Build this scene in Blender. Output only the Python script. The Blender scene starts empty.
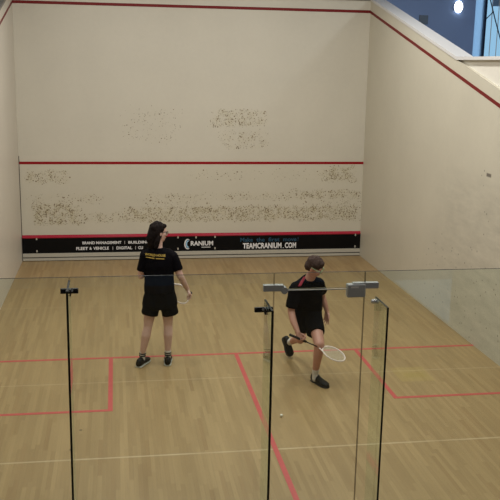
import bpy, bmesh, math, random
from mathutils import Vector, Matrix, noise
from mathutils.bvhtree import BVHTree

random.seed(7)
C = bpy.context.scene.collection
V = Vector

# ------------------------------------------------------------------ colour + material helpers
def s2l(c):
    return tuple((x/255/12.92 if x/255 <= .04045 else ((x/255+.055)/1.055)**2.4) for x in c)

def mat(name, rgb, rough=.6, metal=0., spec=.5, var=0., vscale=20.):
    m = bpy.data.materials.new(name); m.use_nodes = True
    nt = m.node_tree; b = nt.nodes['Principled BSDF']
    col = (*s2l(rgb), 1)
    b.inputs['Roughness'].default_value = rough
    b.inputs['Metallic'].default_value = metal
    b.inputs['Specular IOR Level'].default_value = spec
    if var:
        tc = nt.nodes.new('ShaderNodeTexCoord'); n = nt.nodes.new('ShaderNodeTexNoise')
        n.inputs['Scale'].default_value = vscale; n.inputs['Detail'].default_value = 4
        nt.links.new(tc.outputs['Object'], n.inputs['Vector'])
        mx = nt.nodes.new('ShaderNodeMix'); mx.data_type = 'RGBA'
        mx.inputs[6].default_value = tuple(c*(1-var) for c in col[:3])+(1,)
        mx.inputs[7].default_value = tuple(min(1, c*(1+var)) for c in col[:3])+(1,)
        nt.links.new(n.outputs['Fac'], mx.inputs[0]); nt.links.new(mx.outputs[2], b.inputs['Base Color'])
    else:
        b.inputs['Base Color'].default_value = col
    return m

class NG:
    """small node-expression helper"""
    def __init__(s, m):
        s.nt = m.node_tree; s.N = s.nt.nodes; s.L = s.nt.links
    def put(s, sock, v):
        if hasattr(v, 'is_output'): s.L.new(v, sock)
        else: sock.default_value = v
    def m(s, op, a, b=None, c=None, clamp=False):
        n = s.N.new('ShaderNodeMath'); n.operation = op; n.use_clamp = clamp
        s.put(n.inputs[0], a)
        if b is not None: s.put(n.inputs[1], b)
        if c is not None: s.put(n.inputs[2], c)
        return n.outputs[0]
    def xyz(s):
        tc = s.N.new('ShaderNodeTexCoord'); sp = s.N.new('ShaderNodeSeparateXYZ')
        s.L.new(tc.outputs['Object'], sp.inputs[0]); s.vec = tc.outputs['Object']
        return sp.outputs[0], sp.outputs[1], sp.outputs[2]
    def comb(s, x, y, z=0.):
        n = s.N.new('ShaderNodeCombineXYZ')
        for i, v in enumerate((x, y, z)): s.put(n.inputs[i], v)
        return n.outputs[0]
    def noise(s, vec, scale, detail=3., rough=.5):
        n = s.N.new('ShaderNodeTexNoise'); s.L.new(vec, n.inputs['Vector'])
        n.inputs['Scale'].default_value = scale; n.inputs['Detail'].default_value = detail; n.inputs['Roughness'].default_value = rough
        return n.outputs['Fac']
    def white(s, vec):
        n = s.N.new('ShaderNodeTexWhiteNoise'); n.noise_dimensions = '3D'; s.L.new(vec, n.inputs['Vector']); return n.outputs['Value']
    def vor(s, vec, scale):
        n = s.N.new('ShaderNodeTexVoronoi'); s.L.new(vec, n.inputs['Vector']); n.inputs['Scale'].default_value = scale
        return n.outputs['Distance'], n.outputs['Color']
    def mix(s, f, a, b):
        n = s.N.new('ShaderNodeMix'); n.data_type = 'RGBA'; s.put(n.inputs[0], f)
        s.put(n.inputs[6], a if hasattr(a, 'is_output') else (*a, 1)); s.put(n.inputs[7], b if hasattr(b, 'is_output') else (*b, 1))
        return n.outputs[2]
    def scale(s, col, f):
        n = s.N.new('ShaderNodeVectorMath'); n.operation = 'SCALE'; s.L.new(col, n.inputs[0]); s.put(n.inputs['Scale'], f); return n.outputs[0]
    def soft(s, x, c, hw, e):
        """1 inside |x-c|<hw, fading over e"""
        d = s.m('ABSOLUTE', s.m('SUBTRACT', x, c))
        return s.m('DIVIDE', s.m('SUBTRACT', hw+e, d), e, clamp=True)
    def box(s, x, y, x0, x1, y0, y1, ex, ey, amp=1.):
        a = s.soft(x, (x0+x1)/2, (x1-x0)/2, ex); b = s.soft(y, (y0+y1)/2, (y1-y0)/2, ey)
        return s.m('MULTIPLY', s.m('MULTIPLY', a, b), amp)

def plaster(name, rgb, kind):
    m = mat(name, rgb, .45, spec=.35); g = NG(m); b = g.N['Principled BSDF']
    x, y, z = g.xyz()
    base = s2l(rgb)
    f = g.noise(g.vec, 1.3, 5)
    col = g.mix(f, tuple(c*.93 for c in base), tuple(c*1.06 for c in base))
    f2 = g.noise(g.vec, 14., 4)
    col = g.scale(col, g.m('MULTIPLY_ADD', f2, .06, .97))
    if kind == 'front':
        boxes = [(.22, .80, 1.47, 1.64, .12, .07, .45), (.35, 1.3, 1.08, 1.2, .3, .06, .22), (.3, .95, .72, 1.0, .12, .08, .8),
                 (1.1, 2.2, .74, .86, .2, .05, .4), (2.1, 6.2, .74, .95, .3, .06, .72), (5.5, 6.2, .75, 1.1, .4, .08, .2), (2.4, 3.2, 1.05, 1.2, .3, .05, .22), (3.8, 5.4, 1.12, 1.22, .5, .05, .25), (5.2, 6.3, 1.15, 1.25, .3, .06, .5),
                 (5.68, 6.2, 1.48, 1.72, .12, .05, .62), (4.8, 5.6, 1.5, 1.65, .3, .1, .08), (3.2, 4.2, 1.5, 1.65, .3, .06, .08),
                 (3.55, 4.4, 2.52, 2.74, .12, .06, .45), (3.8, 4.45, 2.12, 2.36, .12, .08, .28), (2.1, 2.7, 2.25, 2.75, .25, .12, .09)]
        tot = None
        xw = g.m('MULTIPLY_ADD', g.m('SUBTRACT', g.noise(g.vec, 2.3, 2), .5), .5, x); zw = g.m('MULTIPLY_ADD', g.m('SUBTRACT', g.noise(g.vec, 3.1, 2), .5), .16, z)
        for q in boxes:
            w = g.box(xw, zw, *q); tot = w if tot is None else g.m('MAXIMUM', tot, w)
        pat = g.m('MULTIPLY', tot, g.m('MULTIPLY_ADD', g.noise(g.vec, 8., 3), 4.2, -1.35), clamp=True)
        p2 = g.comb(x, 0., z)
        spots = None
        for sc in (30., 44., 60.):
            d, cc = g.vor(p2, sc)
            r = g.white(cc)
            thr = g.m('MULTIPLY', g.m('LESS_THAN', r, g.m('MULTIPLY', pat, 1.05)), g.m('MULTIPLY_ADD', g.white(g.scale(cc, 3.1)), .25, .24))
            sp = g.m('DIVIDE', g.m('SUBTRACT', g.m('ADD', thr, .0), d), .10, clamp=True)
            spots = sp if spots is None else g.m('MAXIMUM', spots, sp)
        col = g.mix(g.m('MULTIPLY', pat, .28), col, s2l((176, 164, 108)))
        dirt = g.m('MULTIPLY', g.box(x, z, 0., 6.4, .5, 1.75,   .1, .05), .12)
        col = g.mix(dirt, col, s2l((186, 178, 142)))
        dark = g.mix(g.noise(g.vec, 9., 2), s2l((70, 50, 38)), s2l((122, 100, 58)))
        col = g.mix(g.m('MULTIPLY', spots, .8), col, dark)
    if kind == 'right':
        # ball scuffs low down near the short line, one dark mark higher up
        reg = g.m('MAXIMUM', g.box(y, z, -5.9, -3.6, .25, 1.0, .5, .3, .40), g.box(y, z, -8.5, -5., .6, 2.2, .6, .4, .12))
        p2 = g.comb(0., y, z); d, cc = g.vor(p2, 16.)
        r = g.white(cc)
        sp = g.m('DIVIDE', g.m('SUBTRACT', g.m('MULTIPLY', g.m('LESS_THAN', r, g.m('MULTIPLY', reg, g.noise(g.vec, 5., 2))), .26), d), .1, clamp=True)
        col = g.mix(g.m('MULTIPLY', sp, .6), col, s2l((70, 66, 58)))
        scuff = g.m('MULTIPLY', g.box(y, z, -9.7, -4.5, .1, 1.9, .9, .5), g.m('MULTIPLY_ADD', g.noise(g.comb(g.m('MULTIPLY', x, 1.), g.m('MULTIPLY', y, .8), g.m('MULTIPLY', z, 3.)), 2.5, 6, .65), 2.4, -.8), clamp=True)
        col = g.mix(g.m('MULTIPLY', scuff, .34), col, s2l((110, 108, 98)))
        one = g.box(y, z, -5.60, -5.48, 2.275, 2.305, .02, .015, .8)
        col = g.mix(one, col, s2l((70, 62, 58)))
    g.L.new(col, b.inputs['Base Color'])
    return m

def floor_mat():
    m = mat('maple_floor', (200, 170, 120), .38, spec=.4); g = NG(m); b = g.N['Principled BSDF']
    x, y, z = g.xyz()
    W = .04
    row = g.m('FLOOR', g.m('DIVIDE', x, W))
    off = g.white(g.comb(row, 3.7, 0.))
    pl = g.m('FLOOR', g.m('ADD', g.m('DIVIDE', y, .75), g.m('MULTIPLY', off, 9.)))
    t = g.white(g.comb(row, pl, 5.))
    t2 = g.white(g.comb(row, pl, 9.))
    base = g.mix(t, s2l((145, 121, 83)), s2l((158, 134, 94)))
    base = g.mix(g.m('MULTIPLY', g.m('GREATER_THAN', t2, .92), .35), base, s2l((134, 106, 70)))
    gr = g.noise(g.comb(g.m('MULTIPLY', x, 60.), g.m('MULTIPLY', y, 2.), 0.), 1., 4, .6)
    base = g.scale(base, g.m('MULTIPLY_ADD', gr, .24, .88))
    st = g.noise(g.comb(g.m('MULTIPLY', x, 3.2), g.m('MULTIPLY', y, .45), 0.), 1., 4, .6)
    base = g.scale(base, g.m('MULTIPLY_ADD', st, .36, .82))
    fr = g.m('FRACT', g.m('DIVIDE', x, W))
    gap = g.m('LESS_THAN', g.m('ABSOLUTE', g.m('SUBTRACT', fr, .5)), .47)
    base = g.scale(base, g.m('MULTIPLY_ADD', gap, .10, .90))
    # pale header joints across the court
    for yy, a in ((-8.235, .42), (-6.30, .22), (-3.15, .16)):
        j = g.m('MULTIPLY', g.m('LESS_THAN', g.m('ABSOLUTE', g.m('SUBTRACT', y, yy)), .012), g.m('MULTIPLY', g.noise(g.vec, 3., 3), 2*a))
        base = g.mix(j, base, s2l((205, 188, 156)))
    # yellow glass reflection painted on the right service box floor, and two dark specks
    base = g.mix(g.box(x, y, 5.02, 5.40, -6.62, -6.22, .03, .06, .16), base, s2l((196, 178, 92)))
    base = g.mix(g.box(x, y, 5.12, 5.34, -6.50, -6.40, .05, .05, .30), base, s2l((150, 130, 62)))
    for px, py in ((1.335, -7.58), (1.26, -8.02)):
        d = g.m('SQRT', g.m('ADD', g.m('POWER', g.m('SUBTRACT', x, px), 2.), g.m('POWER', g.m('SUBTRACT', y, py), 2.)))
        base = g.mix(g.m('MULTIPLY', g.m('LESS_THAN', d, .016), .75), base, s2l((50, 40, 32)))
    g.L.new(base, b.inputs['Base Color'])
    rr = g.m('MULTIPLY_ADD', st, .25, .28); g.L.new(rr, b.inputs['Roughness'])
    return m

def glass_mat(name, tint, edge=False):
    m = bpy.data.materials.new(name); m.use_nodes = True; nt = m.node_tree; nt.nodes.clear()
    o = nt.nodes.new('ShaderNodeOutputMaterial'); t = nt.nodes.new('ShaderNodeBsdfTransparent'); gl = nt.nodes.new('ShaderNodeBsdfGlossy')
    lw = nt.nodes.new('ShaderNodeLayerWeight'); lw.inputs['Blend'].default_value = .5; mx = nt.nodes.new('ShaderNodeMixShader')
    pw = nt.nodes.new('ShaderNodeMath'); pw.operation = 'POWER'; pw.inputs[1].default_value = 5.; nt.links.new(lw.outputs['Facing'], pw.inputs[0])
    f = nt.nodes.new('ShaderNodeMath'); f.operation = 'MULTIPLY_ADD'; f.inputs[1].default_value = .85; f.inputs[2].default_value = .028; nt.links.new(pw.outputs[0], f.inputs[0])
    t.inputs['Color'].default_value = (*tint, 1); gl.inputs['Roughness'].default_value = .0; gl.inputs['Color'].default_value = (.9, .97, .94, 1)
    nt.links.new(f.outputs[0], mx.inputs[0]); nt.links.new(t.outputs[0], mx.inputs[1]); nt.links.new(gl.outputs[0], mx.inputs[2]); nt.links.new(mx.outputs[0], o.inputs[0])
    return m

M = dict(
    front=plaster('front_plaster', (199, 194, 178), 'front'), right=plaster('right_plaster', (194, 189, 171), 'right'),
    left=plaster('left_plaster', (202, 195, 180), 'plain'), floor=floor_mat(),
    red=mat('red_service_line', (140, 16, 26), .5, spec=.2), outred=mat('dark_red_out_line', (112, 28, 28), .5, spec=.2), redfloor=mat('red_floor_line', (182, 76, 74), .45, var=.12, vscale=18),
    redtop=mat('red_tin_strip', (158, 22, 48), .22, spec=.6), black=mat('banner_black', (8, 8, 9), .5, spec=.15), white=mat('white_print', (225, 225, 225), .5),
    blueprint=mat('pale_blue_print', (150, 195, 225), .5), dimblue=mat('dim_blue_print', (30, 74, 100), .5),
    grey=mat('grey_kick_board', (178, 174, 160), .4, var=.05), darkgrey=mat('shadow_gap_grey', (70, 66, 58), .6),
    coping=mat('white_coping', (206, 205, 202), .45), copgrey=mat('grey_coping', (120, 116, 108), .5),
    gal=mat('blue_grey_wall', (128, 150, 188), .6, var=.05, vscale=1.5), galdark=mat('dark_panel', (100, 112, 124), .6),
    frame=mat('dark_window_frame', (18, 30, 52), .4, metal=.2), ceil=mat('ceiling_paint', (205, 203, 196), .8),
    parapet=mat('parapet_paint', (216, 212, 200), .55, var=.03), conc=mat('concrete', (140, 138, 132), .8, var=.1),
    glass=glass_mat('glass', (.935, .968, .945)), edge=mat('glass_edge_green', (16, 22, 16), .5, spec=.2),
    edgelite=mat('polished_glass_edge', (112, 104, 76), .4, spec=.3),
    chrome=mat('brushed_chrome', (190, 192, 190), .3, metal=.8), satin=mat('satin_fitting', (158, 160, 158), .4, metal=.25), blackmet=mat('black_metal', (20, 18, 18), .35, metal=.4),
    edgeglint=mat('door_edge_glint', (214, 214, 200), .3), skin=mat('skin', (200, 166, 152), .5, var=.05, vscale=12), skin2=mat('ruddy_skin', (184, 136, 118), .5, var=.06, vscale=12),
    hair1=mat('dark_brown_hair', (20, 13, 11), .8, spec=.15, var=.3, vscale=70), hair2=mat('greying_brown_hair', (60, 47, 41), .85, spec=.2, var=.3, vscale=70),
    cloth=mat('black_cotton', (9, 8, 12), .9, spec=.08, var=.15, vscale=30), cloth2=mat('black_shorts_cloth', (8, 8, 10), .9, spec=.08, var=.15, vscale=30),
    yellow=mat('yellow_print', (168, 142, 58), .6), crimson=mat('crimson_stripe', (176, 28, 56), .6),
    shoe=mat('black_shoe', (10, 11, 11), .6, spec=.25, var=.2, vscale=50), sole=mat('pale_sole', (172, 172, 160), .5), blacksole=mat('black_sole', (14, 14, 14), .6), sock=mat('white_sock', (205, 200, 192), .8),
    stripe=mat('black_sock_stripe', (20, 20, 22), .8), lace=mat('white_laces', (190, 195, 190), .7), eye=mat('eye_white', (215, 210, 205), .3), iris=mat('dark_iris', (40, 28, 20), .3),
    lips=mat('lips', (150, 88, 80), .5), specs=mat('dark_spectacle_frame', (24, 18, 18), .3), goggle=mat('pale_green_eyeguard', (150, 170, 128), .3),
    rframe=mat('white_racket_frame', (228, 214, 206), .35), rgrey=mat('grey_racket_frame', (120, 118, 108), .35), rshaft=mat('black_racket_shaft', (22, 18, 18), .35),
    rred=mat('red_racket_frame', (150, 44, 36), .35), string=mat('pale_strings', (205, 198, 180), .5), grip=mat('black_grip', (18, 16, 14), .7), ball=mat('off_white_ball', (225, 222, 205), .6),
)
_l = bpy.data.materials.new('lamp_glow'); _l.use_nodes = True
_e = _l.node_tree.nodes['Principled BSDF']; _e.inputs['Emission Color'].default_value = (.86, .94, 1, 1); _e.inputs['Emission Strength'].default_value = 5
M['lamp'] = _l
_f = bpy.data.materials.new('frosted_pane'); _f.use_nodes = True; _n = _f.node_tree; _n.nodes.clear()
_o = _n.nodes.new('ShaderNodeOutputMaterial'); _t = _n.nodes.new('ShaderNodeBsdfTranslucent'); _t.inputs[0].default_value = (.8, .88, .95, 1); _m = _n.nodes.new('ShaderNodeMixShader'); _m.inputs[0].default_value = .55; _q = _n.nodes.new('ShaderNodeBsdfTransparent')
_n.links.new(_t.outputs[0], _m.inputs[1]); _n.links.new(_q.outputs[0], _m.inputs[2]); _n.links.new(_m.outputs[0], _o.inputs[0]); M['frost'] = _f

# ------------------------------------------------------------------ mesh helpers
def bx(bm, x0, x1, y0, y1, z0, z1):
    r = bmesh.ops.create_cube(bm, size=1.)
    bmesh.ops.transform(bm, matrix=Matrix.Translation(((x0+x1)/2, (y0+y1)/2, (z0+z1)/2)) @ Matrix.Diagonal((x1-x0, y1-y0, z1-z0, 1)), verts=r['verts'])
    return r['verts']
def prism(bm, pts, axis, a, b):
    """polygon in the plane normal to axis (0=x: pts are (y,z); 1=y: (x,z); 2=z: (x,y)), from a to b"""
    def P(p, t): return {0: (t, p[0], p[1]), 1: (p[0], t, p[1]), 2: (p[0], p[1], t)}[axis]
    A = [bm.verts.new(P(p, a)) for p in pts]; B = [bm.verts.new(P(p, b)) for p in pts]
    bm.faces.new(A); bm.faces.new(B[::-1])
    for i in range(len(pts)):
        j = (i+1) % len(pts); bm.faces.new((A[i], B[i], B[j], A[j]))
    bmesh.ops.recalc_face_normals(bm, faces=bm.faces)
def cone(bm, p, q, r0, r1, seg=12):
    p, q = V(p), V(q); d = q-p; L = d.length
    if L < 1e-6: return
    r = bmesh.ops.create_cone(bm, cap_ends=True, segments=seg, radius1=r0, radius2=r1, depth=L)
    mt = Matrix.Translation((p+q)/2) @ d.to_track_quat('Z', 'Y').to_matrix().to_4x4()
    bmesh.ops.transform(bm, matrix=mt, verts=r['verts'])
def ell(bm, c, r, R=None, seg=16):
    s = bmesh.ops.create_uvsphere(bm, u_segments=seg, v_segments=seg//2+2, radius=1.)
    mt = Matrix.Translation(V(c)) @ (R.to_4x4() if R else Matrix.Identity(4)) @ Matrix.Diagonal((*r, 1) if hasattr(r, '__len__') else (r, r, r, 1))
    bmesh.ops.transform(bm, matrix=mt, verts=s['verts'])
def limb(bm, pts, seg=14):
    for i, p in enumerate(pts):
        ell(bm, p[:3], p[3], seg=seg)
        if i: cone(bm, pts[i-1][:3], p[:3], pts[i-1][3], p[3], seg)
def loft(bm, rings, n=20):
    """rings: (centre, u-vector, v-vector) half axes of an ellipse"""
    rs = []
    for c, u, v in rings:
        c, u, v = V(c), V(u), V(v)
        rs.append([bm.verts.new(c+u*math.cos(2*math.pi*k/n)+v*math.sin(2*math.pi*k/n)) for k in range(n)])
    for a, b in zip(rs, rs[1:]):
        for k in range(n): bm.faces.new((a[k], a[(k+1) % n], b[(k+1) % n], b[k]))
    bm.faces.new(rs[0][::-1]); bm.faces.new(rs[-1])
    bmesh.ops.recalc_face_normals(bm, faces=bm.faces)
def tube(bm, pts, r, closed=False, n=8):
    pts = [V(p) for p in pts]; N = len(pts); rs = []
    for i, p in enumerate(pts):
        t = (pts[(i+1) % N]-pts[i-1]) if closed else (pts[min(i+1, N-1)]-pts[max(i-1, 0)])
        t.normalize(); a = t.orthogonal() if i == 0 else (pa - t*pa.dot(t)); a.normalize(); pa = a; b = t.cross(a)
        rs.append([bm.verts.new(p+(a*math.cos(2*math.pi*k/n)+b*math.sin(2*math.pi*k/n))*r) for k in range(n)])
    for i in range(N if closed else N-1):
        A, B = rs[i], rs[(i+1) % N]
        sh = 0
        if closed and i == N-1:
            sh = min(range(n), key=lambda s: (A[0].co-B[s].co).length)
        for k in range(n): bm.faces.new((A[k], A[(k+1) % n], B[(k+1+sh) % n], B[(k+sh) % n]))
    if not closed: bm.faces.new(rs[0][::-1]); bm.faces.new(rs[-1])
    bmesh.ops.recalc_face_normals(bm, faces=bm.faces)
def bevel(bm, w, seg=2):
    bmesh.ops.bevel(bm, geom=bm.edges[:], offset=w, segments=seg, affect='EDGES', profile=.7)

def wloc(o):
    p = V((0, 0, 0))
    while o is not None: p = p+o.location; o = o.parent
    return p
def obj(name, bm, m, parent=None, smooth=False, loc=None):
    """bm holds world coordinates; the origin goes to the parent's place (or loc)"""
    me = bpy.data.meshes.new(name)
    if isinstance(bm, bpy.types.Mesh): me = bm; me.name = name
    else: bm.to_mesh(me); bm.free()
    o = bpy.data.objects.new(name, me); C.objects.link(o)
    base = wloc(parent) if parent else V(loc or (0, 0, 0))
    me.transform(Matrix.Translation(-base)); o.location = (0, 0, 0) if parent else base
    if parent: o.parent = parent
    if me.materials: me.materials.clear()
    for k in (m if isinstance(m, (list, tuple)) else [m]): me.materials.append(k)
    if smooth: me.polygons.foreach_set('use_smooth', [True]*len(me.polygons))
    return o
def NB(): return bmesh.new()
def box_obj(name, m, parent, *b, bev=0, loc=None):
    bm = NB(); bx(bm, *b)
    if bev: bevel(bm, bev)
    return obj(name, bm, m, parent, loc=loc)
def tag(o, label, cat, group=None):
    o['label'] = label; o['category'] = cat
    if group: o['group'] = group
    return o
def struct(o, label=None, cat=None):
    o['kind'] = 'structure'
    if label: o['label'] = label
    if cat: o['category'] = cat
    return o
def thing(name, label, cat, loc, group=None):
    o = bpy.data.objects.new(name, None); C.objects.link(o); o.location = loc; o.empty_display_size = .1
    return tag(o, label, cat, group)
def voxel(bm, vox, sm=4, fold=0., fs=9., seed=0):
    me = bpy.data.meshes.new('tmp'); bm.to_mesh(me); bm.free()
    o = bpy.data.objects.new('tmp', me); C.objects.link(o)
    r = o.modifiers.new('r', 'REMESH'); r.mode = 'VOXEL'; r.voxel_size = vox; r.use_smooth_shade = True
    s = o.modifiers.new('s', 'SMOOTH'); s.factor = .5; s.iterations = sm
    dg = bpy.context.evaluated_depsgraph_get(); dg.update()
    out = bpy.data.meshes.new_from_object(o.evaluated_get(dg))
    bpy.data.objects.remove(o); bpy.data.meshes.remove(me)
    if fold:
        for v in out.vertices:
            n = v.normal; p = v.co*fs+V((seed, 0, 0))
            p.z *= .6
            v.co = v.co + n*fold*noise.noise(p) + n*fold*.4*noise.noise(p*2.7)
    return out
def text_mesh(s, bold=0., shear=0.):
    cu = bpy.data.curves.new('t', 'FONT'); cu.body = s; cu.size = 1.; cu.offset = bold; cu.shear = shear; cu.resolution_u = 3
    o = bpy.data.objects.new('t', cu); C.objects.link(o)
    dg = bpy.context.evaluated_depsgraph_get(); dg.update()
    me = bpy.data.meshes.new_from_object(o.evaluated_get(dg)); bpy.data.objects.remove(o); bpy.data.curves.remove(cu)
    return me
def fit_text(s, x0, x1, z0, z1, y, bold=.01):
    me = text_mesh(s, bold)
    xs = [v.co.x for v in me.vertices]; ys = [v.co.y for v in me.vertices]
    a, b, c, d = min(xs), max(xs), min(ys), max(ys)
    for v in me.vertices:
        v.co = V((x0+(v.co.x-a)/(b-a)*(x1-x0), y, z0+(v.co.y-c)/(d-c)*(z1-z0)))
    return me

# ================================================================== THE COURT
CW, CL, TH = 6.4, -9.75, .15
def slope(y, z0=4.79): return z0 + .252*y
bm = NB(); prism(bm, [(0, 0), (CW, 0), (CW, 4.79), (0, 4.79)], 1, 0, .2)
front = struct(obj('wall_front', bm, M['front']))
obj('service_line', (lambda b: (bx(b, 0, CW, -.002, .001, 1.782, 1.83), b)[1])(NB()), M['red'], front)
obj('out_line', (lambda b: (bx(b, 0, CW, -.002, .001, 4.57, 4.62), b)[1])(NB()), M['outred'], front)
bm = NB(); bx(bm, .001, .012, -.004, .0, 0, 1.93); obj('corner_gap', bm, M['darkgrey'], front)
bm = NB(); bx(bm, -.1, CW, -.02, .22, 4.79, 4.84); struct(obj('trim_1', bm, M['copgrey']))

SL = .252
def side(x0, x1): return [(0.2, 0), (CL, 0), (CL, slope(CL)), (0, 4.79), (.2, 4.79)]
bm = NB(); prism(bm, side(0, 0), 0, -TH, 0); left = struct(obj('wall_left', bm, M['left']))
bm = NB(); prism(bm, [(-.002, 4.57), (CL, 4.57+CL*.25), (CL, 4.62+CL*.25), (-.002, 4.62)], 0, -.001, .002); obj('out_line', bm, M['outred'], left)
bm = NB(); prism(bm, [(0.2, 4.792), (0, 4.792), (CL, slope(CL)+.002), (CL, slope(CL)+.04), (0, 4.83), (.2, 4.83)], 0, -TH-.03, .012); struct(obj('trim_2', bm, M['copgrey']))
bm = NB(); prism(bm, side(0, 0), 0, CW, CW+.045); right = struct(obj('wall_right', bm, M['right']))
bm = NB(); prism(bm, [(-.002, 4.565), (CL, 4.565+CL*.25), (CL, 4.615+CL*.25), (-.002, 4.615)], 0, CW-.002, CW+.001); obj('out_line', bm, M['outred'], right)
# parapet behind the right wall: follows the slope, then runs level
YK = -4.25; ZK = slope(YK)
bm = NB(); prism(bm, [(.2, 0), (-15., 0), (-15., ZK), (YK, ZK), (0, 4.79), (.2, 4.79)], 0, CW+.046, CW+.22)
struct(obj('wall_parapet', bm, M['parapet']))
bm = NB(); prism(bm, [(.2, 4.792), (0, 4.792), (YK, ZK+.002), (-15., ZK+.002), (-15., ZK+.045), (YK-.01, ZK+.045), (0, 4.835), (.2, 4.835)], 0, CW-.012, CW+.24)
struct(obj('trim_3', bm, M['coping']))

bm = NB(); prism(bm, [(-1.2, -17.5), (CW+.046, -17.5), (CW+.046, .2), (-1.2, .2)], 2, -.12, 0)
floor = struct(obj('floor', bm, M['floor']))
def line(name, x0, x1, y0, y1):
    return obj(name, (lambda b: (bx(b, x0, x1, y0, y1, -.001, .0015), b)[1])(NB()), M['redfloor'], floor)
line('short_line', 0, CW, -5.49, -5.44)
line('half_court_line', 3.175, 3.225, CL, -5.49)
line('service_box_line', 1.6, 1.65, -7.14, -5.49); line('service_box_line', 0, 1.6, -7.14, -7.09)
line('service_box_line', 4.75, 4.80, -7.14, -5.49); line('service_box_line', 4.80, CW, -7.14, -7.09)

# ------------------------------------------------ tin board with the printed banner
tin = thing('tin_board', 'long black printed banner board with red top strip along the foot of the front wall', 'sign', (CW/2, -.02, 0))
box_obj('banner_panel', M['black'], tin, .013, CW-.002, -.035, -.006, .145, .425)
bm = NB(); prism(bm, [(-.035, .425), (-.045, .44), (-.006, .482), (-.004, .425)], 0, .013, CW-.002); obj('top_strip', bm, M['redtop'], tin)
box_obj('kick_board', M['grey'], tin, .013, CW-.002, -.05, -.006, .075, .144)
box_obj('base_rail', M['grey'], tin, .013, CW-.002, -.06, -.006, .012, .055)
box_obj('gap_strip', M['darkgrey'], tin, .013, CW-.002, -.028, -.006, .0, .075)
ty = -.0362
for s, x0, x1, z0, z1, m, b in (
        ('BRAND MANAGEMENT', 1.09, 1.80, .302, .355, 'white', .03), ('BUILDING', 1.93, 2.33, .302, .355, 'white', .03), ('|', 1.86, 1.866, .30, .358, 'white', 0),
        ('FLEET', .975, 1.19, .196, .252, 'white', .03), ('&', 1.215, 1.26, .196, .252, 'white', .02), ('VEHICLE', 1.285, 1.57, .196, .252, 'white', .03), ('|', 1.64, 1.646, .19, .256, 'white', 0),
        ('DIGITAL', 1.71, 2.0, .196, .252, 'white', .03), ('|', 2.06, 2.066, .19, .256, 'white', 0), ('CU', 2.11, 2.2, .196, .252, 'white', .03),
        ('RANIUM', 3.095, 3.52, .245, .335, 'white', .03), ('squash', 3.30, 3.47, .205, .222, 'white', .0), ('TEAMCRANIUM', 4.09, 4.84, .172, .282, 'white', .035), ('.', 4.865, 4.885, .172, .19, 'white', 0.), ('COM', 4.905, 5.125, .172, .282, 'white', .035),
        ('Make', 4.04, 4.28, .305, .385, 'dimblue', .015), ('the', 4.35, 4.51, .305, .385, 'dimblue', .015), ('first', 4.58, 4.80, .305, .385, 'dimblue', .015), ('move', 4.87, 5.13, .305, .36, 'dimblue', .015), ('!', 5.155, 5.168, .305, .385, 'dimblue', .0)):
    if s == 'squash': continue
    me = fit_text(s, x0, x1, z0, z1, ty, b); obj('lettering', me, M[m], tin)
bm = NB(); bx(bm, 3.30, 3.47, ty, ty+.002, .208, .220); obj('logo_underline', bm, M['white'], tin)
# swooping C of the logo: white crescent with a pale blue inner crescent
def crescent(cx, cz, ro, ri, a0, a1, dx, sx=.75):
    bm = NB(); n = 20; A = []; B = []
    for k in range(n+1):
        a = math.radians(a0+(a1-a0)*k/n)
        A.append(bm.verts.new((cx+ro*sx*math.cos(a), ty, cz+ro*math.sin(a)))); B.append(bm.verts.new((cx+dx+ri*sx*math.cos(a), ty, cz+ri*math.sin(a))))
    for k in range(n): bm.faces.new((A[k], A[k+1], B[k+1], B[k]))
    return bm
obj('logo_mark', crescent(3.035, .278, .100, .084, 50, 310, .012, .62), M['white'], tin)
obj('logo_mark', crescent(3.045, .278, .072, .052, 80, 280, .012, .6), M['blueprint'], tin)
for x, z in ((.267, .185), (.267, .415), (2.855, .19), (2.855, .41), (3.195, .405), (3.555, .41), (3.556, .19), (6.297, .182), (6.297, .41)):
    bm = NB(); bx(bm, x-.012, x+.012, -.039, -.034, z-.02, z+.02); bevel(bm, .002, 1); obj('fixing_clip', bm, M['grey'], tin)

# ------------------------------------------------ glass back wall, door, fins
def glass_box(name, parent, x0, x1, y0, y1, z0, z1, loc=None, thin='y'):
    bm = NB(); bx(bm, x0, x1, y0, y1, z0, z1); bevel(bm, .0016, 1); bmesh.ops.recalc_face_normals(bm, faces=bm.faces)
    for f in bm.faces:
        n = f.normal
        if thin == 'y': f.material_index = 0 if abs(n.y) > .9 else (1 if n.z > .3 else 2)
        else: f.material_index = 0 if (abs(n.x) > .9 or n.y > .3) else 1
    return obj(name, bm, [M['glass'], M['edge'], M['edgelite']], parent, loc=loc)
G0, G1 = CL-.006, CL+.006
back = bpy.data.objects.new('wall_back', None); C.objects.link(back); back.location = (CW/2, CL, 0); struct(back)
DX0, DX1, DZ = 2.857, 3.540, 1.995
for x0, x1, z0 in ((.003, 1.386, .002), (1.390, DX0-.004, .002), (DX1+.004, 5.01, .002), (5.014, CW-.003, .002), (DX0-.001, DX1+.001, DZ+.012)):
    glass_box('glass_panel', back, x0, x1, G0, G1, z0, 2.13)
door = bpy.data.objects.new('door_1', None); C.objects.link(door); door.location = (DX0, CL, 0); struct(door)
glass_box('door_glass', door, DX0, DX1, G0, G1, .012, DZ)
box_obj('edge_glint_strip', M['edgeglint'], door, DX0+.06, DX1-.10, G0+.001, G1-.001, DZ-.001, DZ+.005)  # pale strip added to paint the glint along the door's top glass edge
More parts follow.
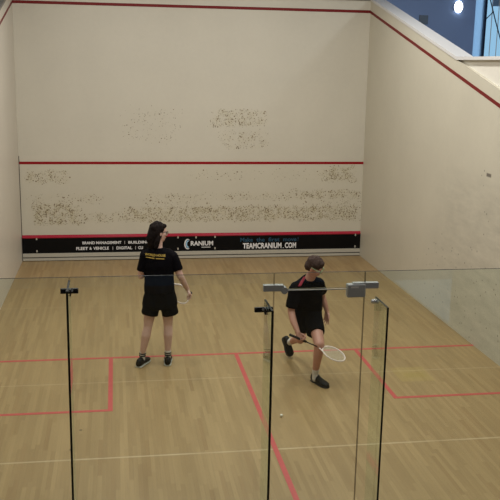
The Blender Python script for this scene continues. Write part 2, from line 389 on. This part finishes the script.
# pivot fitting (left) and lock (right), clamped on both faces of the glass
bm = NB(); bx(bm, 2.775, 2.925, G0-.016, G1+.016, 1.995, 2.042); bevel(bm, .004)
h = obj('pivot_fitting', bm, M['satin'], door); bm = NB(); cone(bm, (2.93, G0-.022, 2.0), (2.93, G1+.022, 2.0), .026, .026, 20); obj('pivot_pin', bm, M['satin'], h, smooth=False)
bm = NB(); bx(bm, 3.45, 3.645, G0-.016, G1+.016, 2.0, 2.045); bevel(bm, .004); h = obj('lock_arm', bm, M['satin'], door)
bm = NB(); bx(bm, 3.405, 3.545, G0-.022, G1+.022, 1.935, 2.035); bevel(bm, .012, 3); k = obj('lock_case', bm, M['satin'], door)
bm = NB(); bx(bm, 3.43, 3.49, G0-.0235, G0-.021, 2.008, 2.02); obj('lock_plate', bm, M['coping'], k)

def fin(x, z, label, kind):
    t = thing('glass_fin', label, 'glass fin', (x, CL-.15, 0))
    glass_box('fin_glass', t, x-.0075, x+.0075, CL-.31, G0-.004, .002, z, thin='x')
    if kind == 'plate':
        w = .062 if z > 2 else .068; cx = x+.0 if z > 2 else x-.012; zc = z-.075
        bm = NB(); bx(bm, cx-w, cx+w, G0-.026, G0-.001, zc-.018, zc+.018); bevel(bm, .003); b = obj('bracket', bm, M['blackmet'], t)
        bm = NB(); bx(bm, x-.012, x+.012, G0-.07, G0-.026, zc-.026, zc+.022); bevel(bm, .003); obj('clamp', bm, M['blackmet'], t)
        for dx in (-.018, .018):
            bm = NB(); cone(bm, (x+dx, G0-.034, zc+.004), (x+dx, G0-.026, zc+.004), .008, .009); obj('bolt', bm, M['chrome'], b)
    else:
        zc = z-.028
        bm = NB(); cone(bm, (x-.03, G0-.04, zc), (x+.012, G0-.04, zc), .019, .019, 18); ell(bm, (x-.03, G0-.04, zc), .018); obj('stud', bm, M['chrome'], t, smooth=True)
        bm = NB(); cone(bm, (x-.004, G0-.04, zc), (x-.004, G0-.001, zc), .011, .011); obj('clamp', bm, M['chrome'], t)
fin(1.389, 2.11, 'upright glass fin behind the left glass joint, black bracket near its top', 'plate')
fin(2.79, 1.935, 'upright glass fin left of the glass door, black bracket near its top', 'plate')
fin(3.628, 1.935, 'upright glass fin right of the glass door with a round chrome stud at its top', 'stud')

# ------------------------------------------------ gallery beyond the right wall, hall shell
GY = 1.0
box_obj('wall_gallery_end', M['gal'], None, CW-7.8, 8.865, GY, GY+.2, 0, 6.2)['kind'] = 'structure'
w = bpy.data.objects.new('window_1', None); C.objects.link(w); w.location = (9.1, GY, 3.5); struct(w)
bm = NB(); bx(bm, 8.87, 9.06, GY+.03, GY+.04, 2.6, 6.2); obj('frosted_strip', bm, M['frost'], w)
bm = NB(); bx(bm, 9.055, 9.10, GY-.03, GY+.10, 2.6, 6.2); obj('window_post', bm, M['frame'], w)
glass_box('pane', w, 9.10, 10.6, GY+.05, GY+.058, 2.6, 6.2)
bm = NB(); tube(bm, [(9.15, GY-.01, 4.98), (9.29, GY-.01, 4.58), (9.45, GY-.01, 4.16), (9.6, GY-.01, 3.76)], .012); obj('brace', bm, M['frame'], w)
bm = NB(); tube(bm, [(9.09, GY-.01, 4.575), (9.25, GY-.01, 4.73)], .010); obj('brace', bm, M['frame'], w)
for x in (9.235, 9.375): box_obj('glazing_bar', M['coping'], w, x, x+.012, GY+.035, GY+.048, 2.6, 6.2)
box_obj('transom', M['gal'], w, 9.26, 10.6, GY+.06, GY+.12, 4.84, 5.2)
lamp = thing('wall_lamp', 'round glowing white lamp on the blue-grey wall beyond the right court wall', 'lamp', (8.494, GY, 4.80))
bm = NB(); ell(bm, (8.494, GY-.03, 4.797), (.088, .05, .115), seg=24); obj('lamp_glass', bm, M['lamp'], lamp, smooth=True)
bm = NB(); cone(bm, (8.494, GY-.03, 4.797), (8.494, GY-.001, 4.797), .098, .10, 24); obj('lamp_base', bm, M['gal'], lamp)
tag(box_obj('wall_vent', M['galdark'], None, 7.70, 7.88, GY-.025, GY-.001, 4.45, 4.62, bev=.004, loc=(7.79, GY, 4.53)), 'small dark square panel on the blue-grey wall left of the lamp', 'vent')

box_obj('floor_gallery', M['conc'], None, CW+.22, 10.6, -17.5, GY+.2, 2.45, 2.6)['kind'] = 'structure'
box_obj('wall_gallery_side', M['gal'], None, 10.6, 10.75, -17.5, GY+.2, 0, 6.2)['kind'] = 'structure'
box_obj('wall_outer_left', M['left'], None, -1.35, -1.2, -17.5, GY+.2, 0, 6.2)['kind'] = 'structure'
box_obj('wall_rear', M['gal'], None, -1.35, 10.75, -17.65, -17.5, 0, 6.2)['kind'] = 'structure'
box_obj('ceiling', M['ceil'], None, -1.35, 10.75, -17.65, GY+.2, 6.2, 6.35)['kind'] = 'structure'

# ================================================================== PEOPLE
def frame_of(f, up):
    f = V(f).normalized(); up = V(up); r = f.cross(up).normalized(); u = r.cross(f).normalized()
    return r, f, u
def Rm(r, f, u): return Matrix((r, f, u)).transposed()

def head(bm, c, f, up):
    r, f, u = frame_of(f, up); R = Rm(r, f, u); c = V(c)
    P = lambda a, b, d: c+r*a+f*b+u*d
    ell(bm, P(0, -.010, .032), (.074, .092, .084), R); ell(bm, P(0, .014, -.035), (.060, .070, .078), R)
    ell(bm, P(0, .050, -.092), (.026, .026, .020), R); ell(bm, P(0, .030, -.075), (.050, .050, .036), R)
    cone(bm, P(0, .080, .012), P(0, .103, -.026), .007, .013); ell(bm, P(0, .098, -.028), (.016, .014, .010), R)
    ell(bm, P(0, .078, -.058), (.024, .012, .012), R)
    for s in (-1, 1):
        ell(bm, P(s*.028, .074, .024), (.026, .012, .008), R); ell(bm, P(s*.038, .062, -.022), (.020, .018, .018), R)
        ell(bm, P(s*.074, -.008, -.008), (.010, .020, .031), R)
    return P, R
def face_bits(P, R, parent, lipm):
    for s in (-1, 1):
        bm = NB(); ell(bm, P(s*.030, .070, .006), (.013, .012, .010), R); e = obj('eye', bm, M['eye'], parent, smooth=True)
        bm = NB(); ell(bm, P(s*.030, .079, .006), (.006, .004, .006), R); obj('iris', bm, M['iris'], e, smooth=True)
    bm = NB(); ell(bm, P(0, .0875, -.056), (.020, .005, .004), R); ell(bm, P(0, .086, -.064), (.017, .005, .004), R); obj('lips', bm, lipm, parent, smooth=True)

def hand(bm, w, d, n, t, curl, thumb=.5, spread=.05, wr=.024):
    """w wrist, d finger direction, n palm-facing normal, t thumb side; curl per finger (radians per joint)"""
    w = V(w); d = V(d).normalized(); n = V(n); n = (n-d*n.dot(d)).normalized(); a = d.cross(n).normalized()
    if a.dot(V(t)) < 0: a = -a
    L = (.072, .080, .075, .058); K = (.084, .088, .084, .077); O = (.030, .010, -.010, -.029)
    for i in range(4):
        k = w+d*K[i]+a*O[i]; limb(bm, [(*(w+d*.012+a*O[i]*.55), .017), (*k, .0125)], 10)
        ang = 0; p = k; r = .0098 - .0008*(i == 3); dd = (d+a*spread*(1.5-i)).normalized(); pts = [(*p, r+.001)]
        for j, fr in enumerate((.45, .30, .25)):
            ang += curl[i]*(1, 1.15, .8)[j]
            v = dd*math.cos(ang)+n*math.sin(ang); p = p+v*L[i]*fr; r -= .0009; pts.append((*p, r))
        limb(bm, pts, 10)
    b0 = w+d*.022+a*.020; b1 = b0+(d*.55+a*.75+n*.35).normalized()*.040
    v2 = (d*.8+a*(.5-.7*thumb)+n*(.2+thumb*.9)).normalized(); b2 = b1+v2*.030; v3 = (d*.8+a*(.3-1.1*thumb)+n*(.2+thumb)).normalized(); b3 = b2+v3*.024
    limb(bm, [(*b0, .017), (*b1, .013), (*b2, .0112), (*b3, .0095)], 10)

def shoe(parent, heel, toe, up, L=.30, sole='sole', laces=True, W=.052):
    heel, toe = V(heel), V(toe); f = (toe-heel).normalized(); up = V(up); r = f.cross(up).normalized(); u = r.cross(f)
    def ringz(prof, lift, grow, flat):
        bm = NB(); rs = []; n = 22
        for t, w_, h in prof:
            c = heel+f*t*L; row = []
            for k in range(n):
                a = 2*math.pi*k/n; cx = math.copysign(abs(math.cos(a))**.75, math.cos(a)); sz = math.sin(a)
                z = (h if not flat else flat)*(.5+.5*math.copysign(abs(sz)**.8, sz))
                taper = 1. if flat else 1-.30*(z/max(h, .001))**1.8*(1 if h > .05 else .3)
                row.append(bm.verts.new(c+r*(cx*(w_*W/.047+grow)*taper)+u*(lift+z)))
            rs.append(row)
        for A, B in zip(rs, rs[1:]):
            for k in range(n): bm.faces.new((A[k], A[(k+1) % n], B[(k+1) % n], B[k]))
        bm.faces.new(rs[0][::-1]); bm.faces.new(rs[-1]); bmesh.ops.recalc_face_normals(bm, faces=bm.faces); return bm
    prof = [(0, .020, .06), (.03, .032, .082), (.12, .039, .096), (.28, .039, .098), (.42, .038, .078), (.58, .045, .062), (.74, .048, .052), (.88, .042, .044), (.96, .029, .034), (1., .013, .020)]
    s = obj('shoe', ringz(prof, .014, 0, 0), M['shoe'], parent, smooth=True)
    obj('sole', ringz(prof, 0, .003, .018), M[sole], s, smooth=False)
    if laces:
        bm = NB()
        for t in (.40, .47, .54, .61):
            h = .014+.082-(t-.4)*.13; c = heel+f*t*L+u*(h)
            tube(bm, [c-r*.020-u*.008, c-r*.008+u*.002, c+r*.008+u*.002, c+r*.020-u*.008], .0035)
        obj('laces', bm, M['lace'], s)
    return s
def snap(me_obj, base, pts, off=.003):
    """put points just above the nearest spot of a mesh (base = its world origin)"""
    bvh = BVHTree.FromPolygons([v.co+base for v in me_obj.data.vertices], [p.vertices[:] for p in me_obj.data.polygons])
    out = []
    for p in pts:
        q, n, _, _ = bvh.find_nearest(V(p)); out.append((q+n*off, n))
    return out

def racket(name, label, butt, axis, sidev, fm, sm, group='squash rackets'):
    axis = V(axis).normalized(); sidev = V(sidev); sidev = (sidev-axis*sidev.dot(axis)).normalized(); butt = V(butt)
    t = thing(name, label, 'racket', butt+axis*.1, None)
    A = lambda s, w=0.: butt+axis*s+sidev*w
    bm = NB(); tube(bm, [A(0), A(.005), A(.20)], .0145, n=8); ell(bm, A(.003), .0165); obj('grip', bm, M['grip'], t, smooth=True)
    bm = NB(); tube(bm, [A(.19), A(.36)], .0075); obj('shaft', bm, sm, t, smooth=True)
    bm = NB(); tube(bm, [A(.355), A(.42, .040), A(.455, .066)], .0075); tube(bm, [A(.355), A(.42, -.040), A(.455, -.066)], .0075); obj('throat', bm, fm, t, smooth=True)
    bm = NB(); c = .545; n = 40
    tube(bm, [A(c+.140*math.cos(2*math.pi*k/n), .093*math.sin(2*math.pi*k/n)) for k in range(n)], .0085, closed=True); fr = obj('frame', bm, fm, t, smooth=True)
    bm = NB()
    for k in range(-7, 8):
        w_ = k*.0115; h = .138*math.sqrt(max(0, 1-(w_/.091)**2)); tube(bm, [A(c-h, w_), A(c+h, w_)], .0014, n=4)
    for k in range(-10, 11):
        s_ = k*.0128; h = .091*math.sqrt(max(0, 1-(s_/.138)**2)); tube(bm, [A(c+s_, -h), A(c+s_, h)], .0014, n=4)
    obj('strings', bm, M['string'], t)
    return t

# ---------------------------------------------------------------- player seen from behind
p1 = thing('person', 'person seen from behind, long dark hair, glasses, yellow-printed black shirt and shorts', 'person', (2.2, -5.76, 0))
bm = NB()
headc = V((2.215, -5.775, 1.652)); hf = V((.93, .28, -.10)); hup = V((.05, .04, 1))
P, R = head(bm, headc, hf, hup)
limb(bm, [(2.20, -5.80, 1.40, .062), (2.20, -5.785, 1.50, .056), (2.205, -5.78, 1.60, .055)])
loft(bm, [((2.22, -5.78, .80), (.155, 0, 0), (0, .11, 0)), ((2.22, -5.78, .90), (.160, 0, 0), (0, .115, 0)), ((2.215, -5.78, 1.02), (.138, 0, 0), (0, .10, 0)), ((2.212, -5.78, 1.12), (.142, 0, 0), (0, .10, 0)),
          ((2.21, -5.785, 1.26), (.162, 0, 0), (0, .108, 0)), ((2.21, -5.79, 1.38), (.160, 0, 0), (0, .095, 0)), ((2.205, -5.79, 1.44), (.10, 0, 0), (0, .07, 0))])
LS, RS = (2.058, -5.785, 1.385), (2.362, -5.785, 1.372)
limb(bm, [(*LS, .056), (2.015, -5.775, 1.25, .047), (2.000, -5.75, 1.12, .040), (2.08, -5.62, 1.15, .036), (2.160, -5.53, 1.19, .026)])
limb(bm, [(*RS, .056), (2.42, -5.80, 1.24, .048), (2.468, -5.80, 1.115, .040), (2.51, -5.75, 1.03, .038), (2.562, -5.685, .925, .025)])
hand(bm, (2.160, -5.53, 1.19), (.75, .55, -.1), (.2, -.5, -.9), (.3, -.3, .9), (1.0, 1.05, 1.05, 1.1), thumb=.9, spread=0.)
hand(bm, (2.562, -5.685, .925), (.45, .05, -.9), (-.75, -.1, -.35), (0, -1, -.1), (.62, .65, .7, .8), thumb=.7, spread=.04)
for hx, kx, ky, ax, ay in ((2.135, 2.078, -5.77, 2.005, -5.765), (2.305, 2.322, -5.76, 2.316, -5.765)):
    az = .10
    limb(bm, [(hx, -5.78, .86, .088), ((hx+kx)/2, -5.775, .69, .076), (kx, ky, .50, .054), (kx*.65+ax*.35, ky-.018, .385, .056), (kx*.3+ax*.7, ky-.010, .25, .043), (ax, ay, az+.03, .033), (ax, ay, az-.03, .034)])
body = obj('body', voxel(bm, .006, 4), M['skin'], p1, smooth=True)
face_bits(P, R, p1, M['lips'])
# hair: cap, back fall and tail down to the shoulders
bm = NB()
ell(bm, P(0, -.026, .044), (.088, .098, .090), R); ell(bm, P(0, -.062, -.02), (.084, .068, .100), R)
for s in (-1, 1):
    ell(bm, P(s*.062, -.032, -.01), (.028, .050, .085), R); ell(bm, P(s*.030, .038, .082), (.045, .040, .028), R)
    limb(bm, [(*P(s*.070, -.030, -.05), .030), (*P(s*.070, -.036, -.11), .032), (*P(s*.064, -.042, -.165), .026)])
limb(bm, [(*P(0, -.08, .01), .055), (*P(0, -.085, -.07), .066), (*P(.0, -.072, -.13), .058), (*P(.0, -.068, -.175), .040), (*P(.0, -.070, -.20), .020)])
limb(bm, [(*P(-.055, -.055, -.04), .035), (*P(-.05, -.06, -.12), .034), (*P(-.04, -.055, -.18), .022)])
obj('hair', voxel(bm, .006, 2, fold=.010, fs=26), M['hair1'], p1, smooth=True)
bm = NB()
for s in (-1, 1):
    tube(bm, [P(s*.033+.024*math.cos(a), .094, .004+.018*math.sin(a)) for a in [2*math.pi*k/16 for k in range(16)]], .0032, closed=True, n=6)
    tube(bm, [P(s*.057, .093, .010), P(s*.079, .05, .012), P(s*.081, -.01, .010)], .003, n=6)
tube(bm, [P(-.010, .096, .010), P(.010, .096, .010)], .003, n=6); obj('glasses', bm, M['specs'], p1)
# shirt
bm = NB()
loft(bm, [((2.218, -5.78, .93), (.186, 0, 0), (0, .140, 0)), ((2.217, -5.78, 1.0), (.184, 0, 0), (0, .136, 0)), ((2.214, -5.78, 1.12), (.176, 0, 0), (0, .126, 0)), ((2.21, -5.785, 1.26), (.186, 0, 0), (0, .128, 0)),
          ((2.21, -5.79, 1.36), (.188, 0, 0), (0, .112, 0)), ((2.207, -5.79, 1.43), (.130, 0, 0), (0, .088, 0)), ((2.202, -5.792, 1.475), (.070, 0, 0), (0, .068, 0))])
limb(bm, [(2.10, -5.787, 1.385, .080), (*LS[:2], 1.375, .074)]); limb(bm, [(2.32, -5.787, 1.38, .080), (*RS[:2], 1.362, .074)])
cone(bm, (LS[0]-.0, LS[1], 1.385), (2.006, -5.775, 1.185), .074, .062, 20); cone(bm, (RS[0], RS[1], 1.375), (2.434, -5.80, 1.19), .074, .064, 20)
shirt = obj('shirt', voxel(bm, .007, 4, fold=.010, fs=8, seed=3), M['cloth'], p1, smooth=True)
bm = NB()
loft(bm, [((2.22, -5.78, .98), (.172, 0, 0), (0, .128, 0)), ((2.222, -5.78, .88), (.196, 0, 0), (0, .140, 0)), ((2.224, -5.78, .78), (.212, 0, 0), (0, .140, 0)), ((2.222, -5.78, .73), (.206, 0, 0), (0, .130, 0))])
cone(bm, (2.128, -5.78, .80), (2.098, -5.775, .648), .100, .106, 22); cone(bm, (2.314, -5.78, .80), (2.345, -5.775, .642), .100, .104, 22)
obj('shorts', voxel(bm, .007, 3, fold=.010, fs=9, seed=8), M['cloth2'], p1, smooth=True)
# printed text across the shoulders, laid on the cloth
bvh = BVHTree.FromPolygons([v.co+p1.location for v in shirt.data.vertices], [q.vertices[:] for q in shirt.data.polygons])
def on_back(me):
    for v in me.vertices:
        h = bvh.ray_cast(V((v.co.x, -6.5, v.co.z)), V((0, 1, 0)))[0]
        v.co.y = (h.y if h else -5.9)-.004
    return me
def tilt(me, x0, z0, k):
    for v in me.vertices: v.co.z += (v.co.x-x0)*k
    return me
obj('back_print', on_back(tilt(fit_text('WORLD HOUSE', 2.045, 2.285, 1.393, 1.420, 0, .03), 2.045, 0, -.055)), M['yellow'], shirt)
bm = NB(); me = None
for x0, x1 in ((2.055, 2.155), (2.17, 2.27)):
    n = 10
    for k in range(n):
        a, b = x0+(x1-x0)*k/n, x0+(x1-x0)*(k+1)/n
        vs = [bm.verts.new((q, 0, zz-(q-2.055)*.075)) for q, zz in ((a, 1.377), (b, 1.377), (b, 1.368), (a, 1.368))]; bm.faces.new(vs)
me = bpy.data.meshes.new('u'); bm.to_mesh(me); bm.free(); obj('back_print', on_back(me), M['yellow'], shirt)
for ax, ay, kx in ((2.005, -5.765, 2.078), (2.316, -5.765, 2.322)):
    bm = NB(); limb(bm, [(ax, ay, .06, .034), (ax, ay, .12, .036), (ax+(kx-ax)*.12, ay, .175, .041)]); so = obj('sock', voxel(bm, .006, 2), M['sock'], p1, smooth=True)
    for z in (.125, .152):
        bm = NB(); x_ = ax+(kx-ax)*.12*(z-.1)/.09; n = 24
        loft(bm, [((x_, ay, z-.007), (.041, 0, 0), (0, .041, 0)), ((x_, ay, z+.007), (.042, 0, 0), (0, .042, 0))], n); obj('sock_stripe', bm, M['stripe'], so, smooth=False)
s1 = shoe(p1, (1.950, -5.865, .001), (2.08, -5.61, .001), (0, 0, 1), laces=True); s2 = shoe(p1, (2.308, -5.845, .001), (2.335, -5.55, .001), (0, 0, 1), laces=True)
# racket in the left hand, its head reaching past the right hip; black ball in the right hand
hc = V((2.225, -5.500, 1.165))
ax1 = (V((2.490, -5.47, .805))-hc).normalized()
racket('squash_racket', 'pale squash racket held low across the front of the long-haired player', hc-ax1*.10, ax1, (1, .15, 0), M['rframe'], M['rred'])
bm = NB(); ell(bm, (2.600, -5.668, .868), .021, seg=20)
tag(obj('squash_ball', bm, M['grip'], None, smooth=True, loc=(2.600, -5.668, .868)), 'black squash ball held in the right hand of the long-haired player', 'ball')

# ---------------------------------------------------------------- player running towards the glass
p2 = thing('person', 'short-haired person lunging in black shirt with crimson shoulder stripe, leaning over a racket', 'person', (3.97, -6.35, 0))
bm = NB()
h2 = V((3.928, -6.560, 1.388)); P2f = V((.82, -.40, -.48)); 
P2, R2 = head(bm, h2, P2f, V((.10, -.25, 1)))
limb(bm, [(3.885, -6.43, 1.17, .064), (3.905, -6.475, 1.25, .058), (3.925, -6.525, 1.34, .056)])
ch = V((.94, .08, .12)).normalized()   # left-right axis of the chest
dn = V((-.05, .55, -.80)).normalized(); fw = ch.cross(dn).normalized()
def tr(c, a, b): return (c, ch*a, fw*b)
loft(bm, [((3.945, -6.235, .68), (.150, 0, 0), (0, .10, -.03)), ((3.94, -6.25, .80), (.155, .0, .0), (0, .105, -.03)), ((3.925, -6.30, .90), (.140, .0, .01), (0, .10, -.03)), tr((3.905, -6.36, 1.01), .148, .105),
          tr((3.89, -6.41, 1.10), .155, .105), tr((3.885, -6.44, 1.17), .14, .085), tr((3.89, -6.455, 1.21), .09, .06)])
LS2, RS2 = (4.018, -6.42, 1.165), (3.735, -6.455, 1.120)
limb(bm, [(*RS2, .058), (3.700, -6.46, .98, .050), (3.690, -6.47, .845, .042), (3.705, -6.535, .75, .041), (3.745, -6.625, .635, .027)])
hand(bm, (3.745, -6.625, .635), (.35, -.25, -.9), (.55, -.75, .1), (.85, .3, .1), (1.0, 1.05, 1.05, 1.1), thumb=.9, spread=0.)
limb(bm, [(*LS2, .056), (4.075, -6.31, 1.06, .047), (4.118, -6.20, .950, .038), (4.148, -6.225, .85, .036), (4.172, -6.25, .765, .026)])
hand(bm, (4.172, -6.25, .765), (-.05, -.15, -1), (-.55, -.3, .1), (-.4, -1, 0), (.18, .22, .30, .35), thumb=.1, spread=.22)
# front (left) leg
limb(bm, [(3.985, -6.28, .76, .082), (3.99, -6.47, .64, .078), (3.990, -6.665, .50, .060), (3.985, -6.64, .37, .056), (3.980, -6.60, .22, .043), (3.975, -6.570, .12, .034), (3.98, -6.57, .07, .034)])
# rear (right) leg
limb(bm, [(3.875, -6.22, .75, .088), (3.885, -6.16, .56, .072), (3.900, -6.08, .37, .055), (3.89, -5.95, .34, .054), (3.868, -5.80, .26, .043), (3.850, -5.69, .205, .034), (3.84, -5.66, .18, .033)])
body2 = obj('body', voxel(bm, .006, 4), M['skin2'], p2, smooth=True)
face_bits(P2, R2, p2, M['lips'])
bm = NB()
ell(bm, P2(0, -.016, .046), (.088, .100, .084), R2); ell(bm, P2(0, -.052, .0), (.082, .066, .080), R2); ell(bm, P2(0, .040, .074), (.060, .044, .034), R2)
for s in (-1, 1): ell(bm, P2(s*.062, -.015, .022), (.020, .046, .040), R2)
obj('hair', voxel(bm, .006, 2, fold=.009, fs=34), M['hair2'], p2, smooth=True)
bm = NB()
for s in (-1, 1):
    tube(bm, [P2(s*.032+.028*math.cos(a), .096, .006+.021*math.sin(a)) for a in [2*math.pi*k/16 for k in range(16)]], .005, closed=True, n=6)
    tube(bm, [P2(s*.060, .093, .010), P2(s*.082, .05, .014), P2(s*.085, -.02, .016)], .005, n=6)
tube(bm, [P2(-.010, .098, .012), P2(.010, .098, .012)], .005, n=6); obj('eyeguard', bm, M['goggle'], p2)
bm = NB()
loft(bm, [((3.93, -6.265, .78), (.178, 0, 0), (0, .135, -.04)), ((3.92, -6.295, .87), (.176, 0, .01), (0, .130, -.05)), tr((3.905, -6.345, .98), .176, .132), tr((3.892, -6.395, 1.08), .182, .128), tr((3.885, -6.43, 1.16), .165, .105), tr((3.892, -6.455, 1.215), .105, .078), tr((3.90, -6.468, 1.245), .068, .064)])
limb(bm, [(3.80, -6.445, 1.135, .078), (3.742, -6.455, 1.115, .076)]); limb(bm, [(3.96, -6.435, 1.155, .074), (4.012, -6.425, 1.155, .070)])
cone(bm, (3.74, -6.455, 1.12), (3.692, -6.465, .885), .077, .066, 20); cone(bm, (4.012, -6.425, 1.16), (4.092, -6.285, 1.03), .070, .060, 20)
shirt2 = obj('shirt', voxel(bm, .007, 4, fold=.012, fs=8, seed=13), M['cloth'], p2, smooth=True)
bm = NB()
loft(bm, [((3.935, -6.26, .86), (.168, 0, 0), (0, .125, -.03)), ((3.93, -6.25, .78), (.172, 0, 0), (0, .135, -.03)), ((3.93, -6.25, .70), (.164, 0, 0), (0, .13, 0)), ((3.935, -6.25, .64), (.15, 0, 0), (0, .11, 0))])
cone(bm, (3.985, -6.28, .76), (3.980, -6.52, .585), .112, .106, 22); cone(bm, (3.875, -6.26, .74), (3.875, -6.34, .535), .104, .098, 22); ell(bm, (3.985, -6.28, .76), .112)
obj('shorts', voxel(bm, .007, 3, fold=.010, fs=9, seed=21), M['cloth2'], p2, smooth=True)
# crimson stripe over the right shoulder
path = [V((3.835, -6.5, 1.262)), V((3.80, -6.5, 1.205)), V((3.762, -6.5, 1.13))]
def stripe_on(o, base, pts, w):
    bm = NB(); L_, R_ = [], []
    for p in pts: L_.append(p-V((w, 0, 0))); R_.append(p+V((w, 0, 0)))
    bv = BVHTree.FromPolygons([v.co+base for v in o.data.vertices], [q.vertices[:] for q in o.data.polygons]); d = V((.2, .95, -.27)).normalized()
    a = [[(bv.ray_cast(p-d*2, d)[0] or p)-d*.004] for p in L_]; b = [[(bv.ray_cast(p-d*2, d)[0] or p)-d*.004] for p in R_]
    A = [bm.verts.new(q[0]) for q in a]; B = [bm.verts.new(q[0]) for q in b]
    for k in range(len(A)-1): bm.faces.new((A[k], A[k+1], B[k+1], B[k]))
    bmesh.ops.solidify(bm, geom=bm.faces[:], thickness=.003)
    return bm
fine = []
for a, b in zip(path, path[1:]):
    for k in range(4): fine.append(a.lerp(b, k/4))
obj('shoulder_stripe', stripe_on(shirt2, p2.location, fine, .018), M['crimson'], shirt2)
bm = NB(); limb(bm, [(3.98, -6.57, .05, .039), (3.975, -6.572, .12, .038), (3.98, -6.585, .165, .042)]); obj('sock', voxel(bm, .006, 2), M['sock'], p2, smooth=True)
bm = NB(); limb(bm, [(3.838, -5.65, .165, .038), (3.850, -5.69, .205, .039), (3.866, -5.785, .255, .045)]); obj('sock', voxel(bm, .006, 2), M['sock'], p2, smooth=True)
shoe(p2, (3.962, -6.490, .001), (4.075, -6.75, .001), (0, 0, 1), sole='blacksole', laces=False)
shoe(p2, (3.800, -5.575, .235), (3.865, -5.70, .02), (.25, -.86, -.42), sole='blacksole', laces=False, L=.26)
ax2 = (V((4.311, -6.75, .355))-V((3.764, -6.65, .591))).normalized()
racket('squash_racket', 'white squash racket with black shaft in the right hand of the lunging player', V((3.790, -6.675, .560))-ax2*.155, ax2, (.1, -.8, -.55), M['rframe'], M['rshaft'])

bm = NB(); ell(bm, (3.40, -7.49, .017), .016, seg=16)
tag(obj('ball', bm, M['ball'], None, smooth=True, loc=(3.40, -7.49, 0)), 'tiny off-white ball on the floor between the centre line and the lunging player', 'ball')

# ================================================================== LIGHT
def area(name, loc, sx, sy, power, col=(1, .978, .95), rot=(0, 0, 0)):
    l = bpy.data.lights.new(name, 'AREA'); l.shape = 'RECTANGLE'; l.size = sx; l.size_y = sy; l.energy = power; l.color = col
    o = bpy.data.objects.new(name, l); C.objects.link(o); o.location = loc; o.rotation_euler = rot; return o
for y in (-3.4, -6.2, -9.0):
    for x in (1.7, 4.7): area('ceiling_tube', (x, y, 6.1), .3, 1.5, 82)
area('ceiling_tube', (3.2, -11.5, 6.1), 1.5, .3, 18)
area('gallery_tube', (8.2, -2.5, 6.1), .3, 1.5, 40, (.82, .9, 1))
area('gallery_tube', (8.6, -9., 6.1), .3, 1.5, 14, (.9, .95, 1))
wd = bpy.data.worlds.new('World'); bpy.context.scene.world = wd; wd.use_nodes = True
bg = wd.node_tree.nodes['Background']; bg.inputs[0].default_value = (.36, .62, .92, 1); bg.inputs[1].default_value = .95

# ================================================================== CAMERA
cam = bpy.data.cameras.new('Camera'); co = bpy.data.objects.new('Camera', cam); C.objects.link(co)
co.location = (1.7267, -15.6494, 3.6154); co.rotation_euler = (1.3547, -.0179, -.1550)
cam.sensor_width = 36; cam.lens = 36*847.28/500; cam.clip_start = .05; cam.clip_end = 200
sc = bpy.context.scene; sc.camera = co
vs = sc.view_settings; vs.view_transform = 'Standard'; vs.look = 'None'; vs.gamma = 1; vs.use_curve_mapping = False; vs.exposure = 0.0
